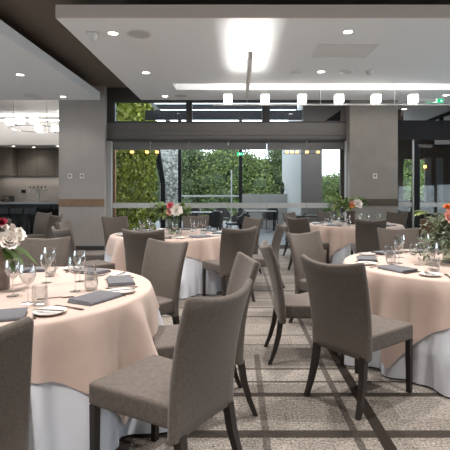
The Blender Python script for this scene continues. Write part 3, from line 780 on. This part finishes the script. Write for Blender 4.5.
# ------------------------------------------------------------------ flowers
def bloom(parent, c, R, m, layers=4, n=9, tilt=(0, 0, 1), name='bloom'):
    q = MB(); ax = Vector(tilt).normalized(); rot = ax.to_track_quat('Z', 'Y').to_matrix().to_4x4()
    for l in range(layers):
        f = 1 - l / (layers + .3); op = math.radians(15 + 62 * l / max(1, layers - 1))
        for k in range(n):
            a = 2 * PI * (k + .5 * (l % 2)) / n + rnd.uniform(-.12, .12)
            ln = R * (.62 + .38 * f) * rnd.uniform(.9, 1.08); wd = R * .42 * (.55 + .45 * f)
            rows = []
            for j in range(5):
                s = j / 4; el = op + .55 * math.sin(s * 2.2)
                rad = ln * s * math.cos(min(el, 1.5)); z = ln * s * math.sin(min(el, 1.5)) * .8
                hw = wd * math.sin(PI * (.12 + .80 * s) ** .9) if s > 0 else wd * .25
                rows.append([(rad, -hw, z + .12 * hw), (rad, 0, z - .1 * hw), (rad, hw, z + .12 * hw)])
            V = [[q.bm.verts.new(rot @ (Matrix.Rotation(a, 4, 'Z') @ Vector(p))) for p in r] for r in rows]
            for r0, r1 in zip(V, V[1:]):
                for i in range(2): q.bm.faces.new((r0[i], r0[i + 1], r1[i + 1], r1[i]))
    o = q.build(name, m, parent, True); o.location = c
    return o
def leaf_into(q, p, d, L, W, droop=.5, up=Vector((0, 0, 1))):
    d = Vector(d).normalized(); s = d.cross(up)
    s = s.normalized() if s.length > .01 else Vector((1, 0, 0)); nrm = s.cross(d)
    rows = []
    for j in range(5):
        t = j / 4; hw = W * math.sin(PI * min(1, .06 + .9 * t)) ** .8
        c = Vector(p) + d * L * t - nrm * 0 + Vector((0, 0, -droop * L * t * t))
        rows.append([q.bm.verts.new(c - s * hw + nrm * hw * .25), q.bm.verts.new(c), q.bm.verts.new(c + s * hw + nrm * hw * .25)])
    for r0, r1 in zip(rows, rows[1:]):
        for i in range(2): q.bm.faces.new((r0[i], r0[i + 1], r1[i + 1], r1[i]))
def foliage(parent, name, m, c, n, spread, L, W, droop, zr=(-.2, .8), bias=(0, 0, 0)):
    q = MB()
    for k in range(n):
        a = rnd.uniform(0, 2 * PI); z = rnd.uniform(*zr)
        d = Vector((math.cos(a), math.sin(a), z)) + Vector(bias); r = rnd.uniform(.15, 1) 
        p = Vector(c) + Vector((d.x * spread[0], d.y * spread[1], d.z * spread[2])) * r
        leaf_into(q, p, d + Vector((rnd.uniform(-.5, .5), rnd.uniform(-.5, .5), rnd.uniform(-.3, .5))), L * rnd.uniform(.7, 1.2), W * rnd.uniform(.7, 1.2), droop * rnd.uniform(.4, 1.3))
    return q.build(name, m, parent, True)
# front left table
vx, vy = -1.555, 2.92
o = MB().lathe([(.062, 0), (.067, .006), (.067, .27), (.061, .272), (.060, .05), (.001, .045)], 24).build('vase', M['vase'], None, True, (vx, vy, ZT)); tag(o, 'weathered grey cylinder vase on the front left table', 'vase', 'table vases')
e = empty('bouquet', (vx, vy, ZT + .27), 'cream and crimson bouquet with broad leaves on the front left table', 'bouquet', 'table bouquets')
bloom(e, (.075, -.03, .035), .088, M['petalw'], 5, 11, (.55, -.6, .5)); bloom(e, (.04, -.125, .045), .06, M['petalp'], 4, 8, (.2, -.8, .4)); bloom(e, (.035, -.03, .150), .055, M['petalr'], 4, 8, (.2, -.5, .8)); bloom(e, (.145, -.02, .055), .036, M['petalw'], 3, 7, (.6, -.4, .6)); bloom(e, (.125, .02, .10), .034, M['petalw'], 3, 7, (.6, -.4, .7))
bloom(e, (.10, .05, .07), .06, M['petalw'], 4, 8, (.7, -.2, .6)); bloom(e, (-.10, .0, .06), .075, M['petalw'], 4, 9, (-.5, -.5, .6)); bloom(e, (.045, -.01, .12), .04, M['petalw'], 3, 7, (.4, -.4, .9))
for d, L, W in (((.9, -.35, -.15), .17, .035), ((1, .2, -.1), .19, .038), ((.75, -.5, -.4), .15, .03), ((-.9, -.3, .0), .17, .036), ((.3, .9, .1), .16, .035), ((.9, .1, .25), .15, .03)):
    q = MB(); leaf_into(q, Vector((d[0] * .05, d[1] * .05, 0)), d, L, W, .55); q.build('leaf', M['fleaf'], e, True)
b = MB()
for k in range(7): a = k * .9; b.tube([(.04 * math.cos(a), .04 * math.sin(a), .03), (.015 * math.cos(a), .015 * math.sin(a), -.2)], .004, 5)
b.build('stems', M['stem'], e)
# front right table
vx, vy = 1.93, 4.05
o = MB().lathe([(.075, 0), (.085, .01), (.085, .24), (.081, .24), (.08, .03), (.001, .025)], 24).build('vase', M['water'], None, True, (vx, vy, ZT)); tag(o, 'clear glass vase under the foliage on the front right table', 'vase', 'table vases')
e = empty('bouquet', (vx, vy, ZT + .24), 'spilling grey green foliage bouquet on the front right table', 'bouquet', 'table bouquets')
q = MB()
for k in range(85):
    a = rnd.uniform(0, 2 * PI); rr = rnd.uniform(.4, 1.0)
    p0 = Vector((0, 0, .02)); d = Vector((math.cos(a) * .36 * rr, math.sin(a) * .28 * rr, 0)) + Vector((-.05, -.03, 0)); up = rnd.uniform(.03, .24)
    for j in range(26):
        t = j / 25; p = p0 + d * t + Vector((0, 0, up * math.sin(t * 2.6) - .30 * t ** 3 * rnd.uniform(.6, 1.1)))
        dd = Vector((rnd.uniform(-1, 1), rnd.uniform(-1, 1), rnd.uniform(-.8, .6)))
        leaf_into(q, p, dd, rnd.uniform(.025, .05), .011, .3)
q.build('foliage', M['euc'], e, True)
foliage(e, 'broad_leaf', M['fleaf'], (-.02, 0, .10), 22, (.2, .2, .12), .10, .02, .4)
bloom(e, (-.115, -.19, .17), .09, M['petalp'], 4, 9, (0, -.9, .4)); bloom(e, (-.09, -.10, .245), .055, M['petalo'], 4, 8, (-.2, -.4, .9)); bloom(e, (.14, -.02, .22), .07, M['petalw'], 4, 9, (.4, -.5, .6))
for dd in ((-1, -.2, .25), (-.8, -.5, .3), (-.9, .2, .5)):
    q = MB(); leaf_into(q, (-.24, -.04, .20), dd, .14, .04, .4); q.build('pale_leaf', M['yleaf'], e, True)
# rear left table
vx, vy = -.985, 6.9
o = MB().lathe([(.07, 0), (.085, .01), (.09, .25), (.085, .25), (.08, .03), (.001, .025)], 20).build('vase', M['water'], None, True, (vx, vy, ZT)); tag(o, 'clear glass vase of stems on the rear left table', 'vase', 'table vases')
e = empty('bouquet', (vx, vy, ZT + .25), 'leafy bouquet with white and rose blooms on the rear left table', 'bouquet', 'table bouquets')
foliage(e, 'foliage', M['fleaf'], (-.03, 0, .08), 200, (.26, .16, .17), .12, .036, .5); foliage(e, 'pale_foliage', M['yleaf'], (0, 0, .08), 90, (.25, .16, .17), .10, .03, .4)
bloom(e, (.07, -.24, .10), .125, M['petalw'], 5, 10, (.2, -.9, .4)); bloom(e, (-.01, -.25, .17), .075, M['petalpk'], 4, 8, (-.2, -.8, .5)); bloom(e, (-.02, -.26, .085), .07, M['petalp'], 4, 8, (0, -.9, .3))
b = MB()
for k in range(10): a = k * .63; b.tube([(.06 * math.cos(a), .06 * math.sin(a), .02), (-.035 * math.cos(a), -.035 * math.sin(a), -.21)], .005, 5)
b.build('stems', M['stem'], e)
# rear right table
vx, vy = 2.26, 9.0
o = MB().lathe([(.07, 0), (.09, .02), (.085, .20), (.11, .26), (.104, .26), (.08, .2), (.001, .04)], 20).build('vase', M['bronze'], None, True, (vx, vy, ZT)); tag(o, 'dark bronze vase on the rear right table', 'vase', 'table vases')
e = empty('bouquet', (vx, vy, ZT + .26), 'wide leafy bouquet with a blush bloom on the rear right table', 'bouquet', 'table bouquets')
foliage(e, 'foliage', M['fleaf'], (-.10, -.03, .11), 220, (.36, .2, .20), .13, .036, .4); foliage(e, 'pale_foliage', M['yleaf'], (-.13, -.03, .13), 130, (.36, .2, .2), .10, .028, .3)
bloom(e, (.05, -.27, .135), .125, M['petalw'], 5, 10, (.2, -.9, .4)); bloom(e, (-.06, -.27, .10), .065, M['petalo'], 4, 8, (-.1, -.9, .4)); bloom(e, (-.05, -.26, .17), .06, M['petalp'], 4, 8, (0, -.9, .2))

# ------------------------------------------------------------------ terrace
def leaves(q, pts, size, n_out=None):
    for p, nv in pts:
        d = Vector((rnd.uniform(-1, 1), rnd.uniform(-1, 1), rnd.uniform(-1, 1))) + Vector(nv) * .4
        s = d.cross(Vector((rnd.uniform(-1, 1), rnd.uniform(-1, 1), rnd.uniform(-1, 1)))).normalized(); d.normalize()
        L = size * rnd.uniform(.6, 1.3); W = L * .38; p = Vector(p)
        v = [q.bm.verts.new(x) for x in (p - d * L / 2, p + s * W, p + d * L / 2, p - s * W)]
        q.bm.faces.new(v)
A = Vector((-3.30, 11.5, 0)); Bv = Vector((-2.74, 14.5, 0)); dirw = (Bv - A).normalized(); nw = Vector((dirw.y, -dirw.x, 0))
e = empty('living_wall', A, 'tall green living wall of dense leaves on the terrace', 'living wall')
Lw = (Bv - A).length
def slab(q, a, b_, th, z0, z1):
    q.loft([[a + Vector((0, 0, z0)), b_ + Vector((0, 0, z0)), b_ - nw * th + Vector((0, 0, z0)), a - nw * th + Vector((0, 0, z0))], [a + Vector((0, 0, z1)), b_ + Vector((0, 0, z1)), b_ - nw * th + Vector((0, 0, z1)), a - nw * th + Vector((0, 0, z1))]])
q = MB(); slab(q, Vector((0, 0, 0)), Bv - A, .2, 0, 4.2); q.build('backing', M['soil'], e)
q = MB()
leaves(q, [(dirw * rnd.uniform(0, Lw) + nw * rnd.uniform(.0, .10) + Vector((0, 0, rnd.uniform(.1, 4.2))), nw) for _ in range(7000)], .17)
o = q.build('foliage', M['wallleaf'], e); o['kind'] = 'stuff'
# black fin at the end of the living wall
q = MB(); fy = 14.56
fp = [at(u, v, fy) - Vector((0, 0, 0)) for u, v in ((150.5, 132), (157, 132), (165, 182), (165, 235.65), (160.5, 235.65), (160.5, 184))]
q.prism(fp, (0, .14, 0))
o = q.build('steel_fin', M['black']); tag(o, 'angled black steel fin ending the living wall', 'steel fin')
o = MB().box(at(160, 0, 16.6).x, at(178, 0, 16.6).x, 16.6, 17.3, 0, 4.0, .02).build('pebble_column', M['pebble']); tag(o, 'mottled grey pebble-clad column beyond the living wall', 'column')
for u, lab in ((179.8, 'black steel terrace post beside the pebble column'), (240.5, 'black steel terrace post in the middle of the view')):
    e = empty('terrace_post', (at(u, 0, 15).x, 15, 0), lab, 'post', 'terrace posts')
    MB().box(-.055, .055, -.055, .055, .012, 3.85).build('shaft', M['black'], e); MB().box(-.11, .11, -.11, .11, 0, .012).build('base_plate', M['black'], e)
e = empty('exit_sign', (at(240, 0, 14.9).x, 14.93, at(0, 154, 14.9).z), 'small green exit sign on the middle terrace post', 'exit sign')
MB().box(-.10, .10, -.02, .012, -.05, .05, .004).build('face', M['green'], e); b = MB().box(-.025, .0, -.023, -.0205, -.03, .03); b.box(.02, .06, -.023, -.0205, -.008, .008); b.build('pictogram', M['exitwhite'], e)
# pergola beams seen through the clerestory
for y, z0, z1, lab in ((12.6, 3.44, 3.70, 'lower black pergola beam seen through the clerestory'), (14.0, 4.0, 4.15, 'upper black pergola beam seen through the clerestory'), (15.0, 3.85, 4.0, 'far black pergola beam carried by the terrace posts')):
    o = MB().box(-2.6, 1.85, y, y + .12, z0, z1).build('pergola_beam', M['black']); tag(o, lab, 'beam', 'pergola beams')
o = MB().prism([(at(145, 0, 13.2).x, 13.2, at(0, 102, 13.2).z + .1), (at(150, 0, 13.2).x, 13.2, at(0, 102, 13.2).z + .1), (at(173, 0, 13.2).x, 13.2, at(0, 122, 13.2).z - .05), (at(168, 0, 13.2).x, 13.2, at(0, 122, 13.2).z - .05)], (0, .1, 0)).build('pergola_brace', M['metal']); tag(o, 'slanting dark pergola brace seen through the clerestory', 'brace')
# glowing boxes on a rail, imitating the cube lamps reflected in the glass
for u0, us, lab, y in ((112, (117, 132, 147, 157), 'before the living wall', 11.9), (283, (287, 292, 297, 307, 318), 'before the pale wing wall', 12.6)):
    z = at(0, 153.5, y).z
    e = empty('lamp_reflection', (0, y, z), 'amber boxes on a rail imitating reflected cube lamps ' + lab, 'lamp rail', 'amber lamp reflections')
    MB().box(at(us[0] - 4, 0, y).x, at(us[-1] + 3, 0, y).x, -.006, .006, -.006, .006).build('rail', M['black'], e)
    for u in us: MB().box(at(u, 0, y).x - .04, at(u, 0, y).x + .04, -.04, .04, .008, .07, .008).build('lamp', M['warm'], e)
    for u in (us[0], us[-1]): MB().tube([(at(u, 0, y).x, 0, .07), (at(u, 0, y).x, 0, 3.6 - z)], .005, 5).build('rod', M['black'], e)
# wing wall, parapet, balustrade
o = struct(MB().box(1.99, 2.62, 14.0, 20.0, 0, 4.2).build('wall_wing', M['outtaupe']))
struct(MB().box(1.96, 1.989, 14.02, 20.0, 0, 4.2).build('trim_11', M['outwhite']))  # paler skin on the left face, its daylight put into the colour
o = struct(MB().box(.16, 1.95, 18.0, 18.25, 0, 1.34).build('wall_parapet', M['concrete']))
e = empty('balustrade', (0, 20.5, 0), 'glass balustrade with a pale top rail at the terrace edge', 'balustrade')
xl, xr = at(160, 0, 20.5).x, at(241, 0, 20.5).x
MB().box(xl, xr, -.03, .03, 1.20, 1.28, .01).build('top_rail', M['outwhite'], e)
for k in range(4):
    x = xl + (xr - xl) * k / 3
    MB().box(x - .02, x + .02, -.02, .02, 0, 1.2).build('post', M['metal'], e)
    if k < 3: MB().box(x + .03, xl + (xr - xl) * (k + 1) / 3 - .03, -.006, .006, .1, 1.18).build('glass_panel', M['pane'], e)
o = MB().tube([(at(231.5, 0, 20.9).x, 20.9, 0), (at(231.5, 0, 20.9).x, 20.9, 2.45)], .03, 8).build('flag_pole', M['outwhite']); tag(o, 'slim white pole behind the balustrade', 'pole')
# outdoor furniture
def outdoor_chair():
    e = empty('outdoor_armchair', (0, 0, 0), 'x', 'chair', 'black outdoor armchairs')
    MB().box(-.25, .25, -.24, .26, .36, .44, .03, 3).build('seat', M['rattan'], e)
    n = 14; loops = []
    for z, r, th in ((.40, .27, .03), (.62, .29, .03), (.86, .31, .025)):
        pass
    q = MB(); rows = []
    for k in range(n + 1):
        a = PI * 1.06 * (k / n) + PI * .97; c, s = math.cos(a), math.sin(a)
        h = .62 + .24 * max(0, -s) ** 1.5
        o_ = [(.29 * c, .28 * s, .40), (.325 * c, .33 * s, h), (.295 * c, .30 * s, h + .01), (.26 * c, .25 * s, .40)]
        rows.append(o_)
    q.loft(rows); q.build('backrest', M['rattan'], e, True)
    for sx in (-1, 1):
        for sy in (-1, 1): MB().tube([(sx * .21, sy * .2, .38), (sx * .25, sy * .25, 0)], .016, 6).build('leg', M['black'], e)
    return e
po = outdoor_chair()
OC = [(213, 13.6, .4, 'black outdoor armchair left of the middle post, back to the room'), (235, 14.6, 1.9, 'black outdoor armchair seen sideways beside the middle post'), (192, 16.5, 2.6, 'black outdoor armchair by the balustrade, beside the pebble column'),
      (222, 17.4, 3.3, 'black outdoor armchair facing the room at the balustrade'), (270, 17.2, .3, 'black outdoor armchair at the parapet table, back to the room'), (296, 13.2, 1.2, 'black outdoor armchair before the wing wall'), (246, 16.0, -1.2, 'black outdoor armchair left of the parapet table')]
for k, (u, y, a, lab) in enumerate(OC):
    o = po if k == 0 else copy_tree(po)
    o.location = (at(u, 0, y).x, y, -.01); o.rotation_euler = (0, 0, a); tag(o, lab)
pt = None
for u, y, lab in ((206, 15.3, 'dark outdoor table between the armchairs by the balustrade'), (261, 16.2, 'dark outdoor table in front of the parapet'), (312, 13.2, 'dark outdoor table before the taupe wing wall')):
    if pt is None:
        pt = empty('outdoor_table', (0, 0, 0), lab, 'table', 'dark outdoor tables')
        MB().box(-.55, .55, -.4, .4, .71, .745, .006).build('tabletop', M['rattan'], pt)
        for sx in (-1, 1):
            for sy in (-1, 1): MB().box(sx * .48 - .025, sx * .48 + .025, sy * .34 - .025, sy * .34 + .025, 0, .71).build('leg', M['black'], pt)
        o = pt
    else: o = copy_tree(pt)
    o.location = (at(u, 0, y).x, y, -.01); tag(o, lab)
q = MB(); e = empty('potted_conifer', (1.78, 18.12, 1.34), 'small dark cone-shaped shrub on the parapet by the wing wall', 'plant')
MB().lathe([(.06, 0), (.08, .14), (.07, .14), (.06, .1)], 12).build('pot', M['black'], e)
leaves(q, [((rnd.gauss(0, .05) * (1.4 - z), rnd.gauss(0, .05) * (1.4 - z), .12 + z * .38), (0, 0, 1)) for z in [rnd.random() for _ in range(260)]], .06); q.build('foliage', M['treeleaf2'], e)
# ground and trees beyond
struct(MB().box(-60, 60, 22.6, 120, -4.2, -4.0).build('ground', M['hill']))
def tree_proto(m, seed, H, Wd):
    r2 = random.Random(seed)
    e = empty('leafy_tree', (0, 0, 0), 'x', 'tree', 'trees beyond the terrace')
    MB().tube([(0, 0, 0), (.1, 0, H * .3), (0, .1, H * .7)], [.25, .18, .08], 8).build('trunk', M['bark'], e, True)
    q = MB(); pts = []; core = MB()
    for k in range(30):
        t = r2.random() ** .8; z = H * (.12 + .82 * t); rr = Wd * (1 - .55 * abs(t - .35) ** 1.2) * (1.05 - t * .62)
        a = r2.uniform(0, 2 * PI); rad = rr * r2.uniform(.25, .8); c = Vector((rad * math.cos(a), rad * math.sin(a), z)); br = Wd * r2.uniform(.28, .45)
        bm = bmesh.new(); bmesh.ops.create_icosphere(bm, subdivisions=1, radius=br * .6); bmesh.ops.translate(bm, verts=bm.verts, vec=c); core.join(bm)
        for i in range(700):
            n_ = Vector((r2.gauss(0, 1), r2.gauss(0, 1), r2.gauss(0, 1))).normalized()
            pts.append((c + n_ * br * r2.uniform(.72, 1.08), n_))
    leaves(q, pts, .125)
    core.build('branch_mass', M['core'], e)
    o = q.build('crown', m, e); o['kind'] = 'stuff'
    return e
protos = [tree_proto(M['treeleaf'], 1, 9.0, 2.5), tree_proto(M['treeleaf2'], 2, 9.6, 2.9), tree_proto(M['treeleaf'], 3, 8.4, 3.0)]
TREES = [(170, 27, 1, 1.0), (188, 29, 1, .98), (205, 30, 0, .96), (221, 28, 2, 1.04), (237, 31, 1, .98), (252, 28, 0, .95), (268, 30, 2, 1.02), (284, 29, 1, .95), (304, 33, 0, .95), (326, 31, 2, .93), (341, 28, 0, .93), (356, 31, 1, .95),
         (196, 38, 1, 1.12), (228, 40, 2, 1.15), (260, 39, 1, 1.1), (334, 40, 1, 1.08), (404, 27, 0, 1.1), (418, 29, 2, 1.1), (432, 33, 1, 1.1), (388, 33, 1, 1.1), (150, 34, 1, 1.1), (128, 34, 0, 1.1)]
first = set()
ordn = ['beside the pebble column', 'just right of the left terrace post', 'over the left part of the balustrade', 'over the middle of the balustrade', 'behind the middle terrace post', 'just right of the middle terrace post', 'over the left of the parapet', 'over the right of the parapet against the wing wall',
        'hidden mostly by the wing wall', 'in the right window, left half', 'in the right window, right half', 'beyond the right pier', 'further back behind the left balustrade', 'further back behind the slim white pole', 'further back behind the parapet', 'further back in the right window', 'seen through the glass door, left pane', 'seen through the glass door beside its post', 'seen behind the warm wall lamp', 'hidden behind the right pier', 'far left behind the pebble column', 'far left behind the living wall']
for k, (u, y, p, s) in enumerate(TREES):
    if ordn[k].startswith('hidden behind') or k in (11, 21): continue
    if p in first: o = copy_tree(protos[p])
    else: o = protos[p]; first.add(p)
    o.location = (at(u, 0, y).x, y, -4.0); o.rotation_euler = (0, 0, k * 1.3); o.scale = (s, s, s * (.84 if y > 36 else 1) * ((.84, .92, .88, .95)[k % 4] if u < 300 else .78 if u < 380 else .9))
    tag(o, ('bright green leafy tree ' if p != 1 else 'dark green leafy tree ') + ordn[k])
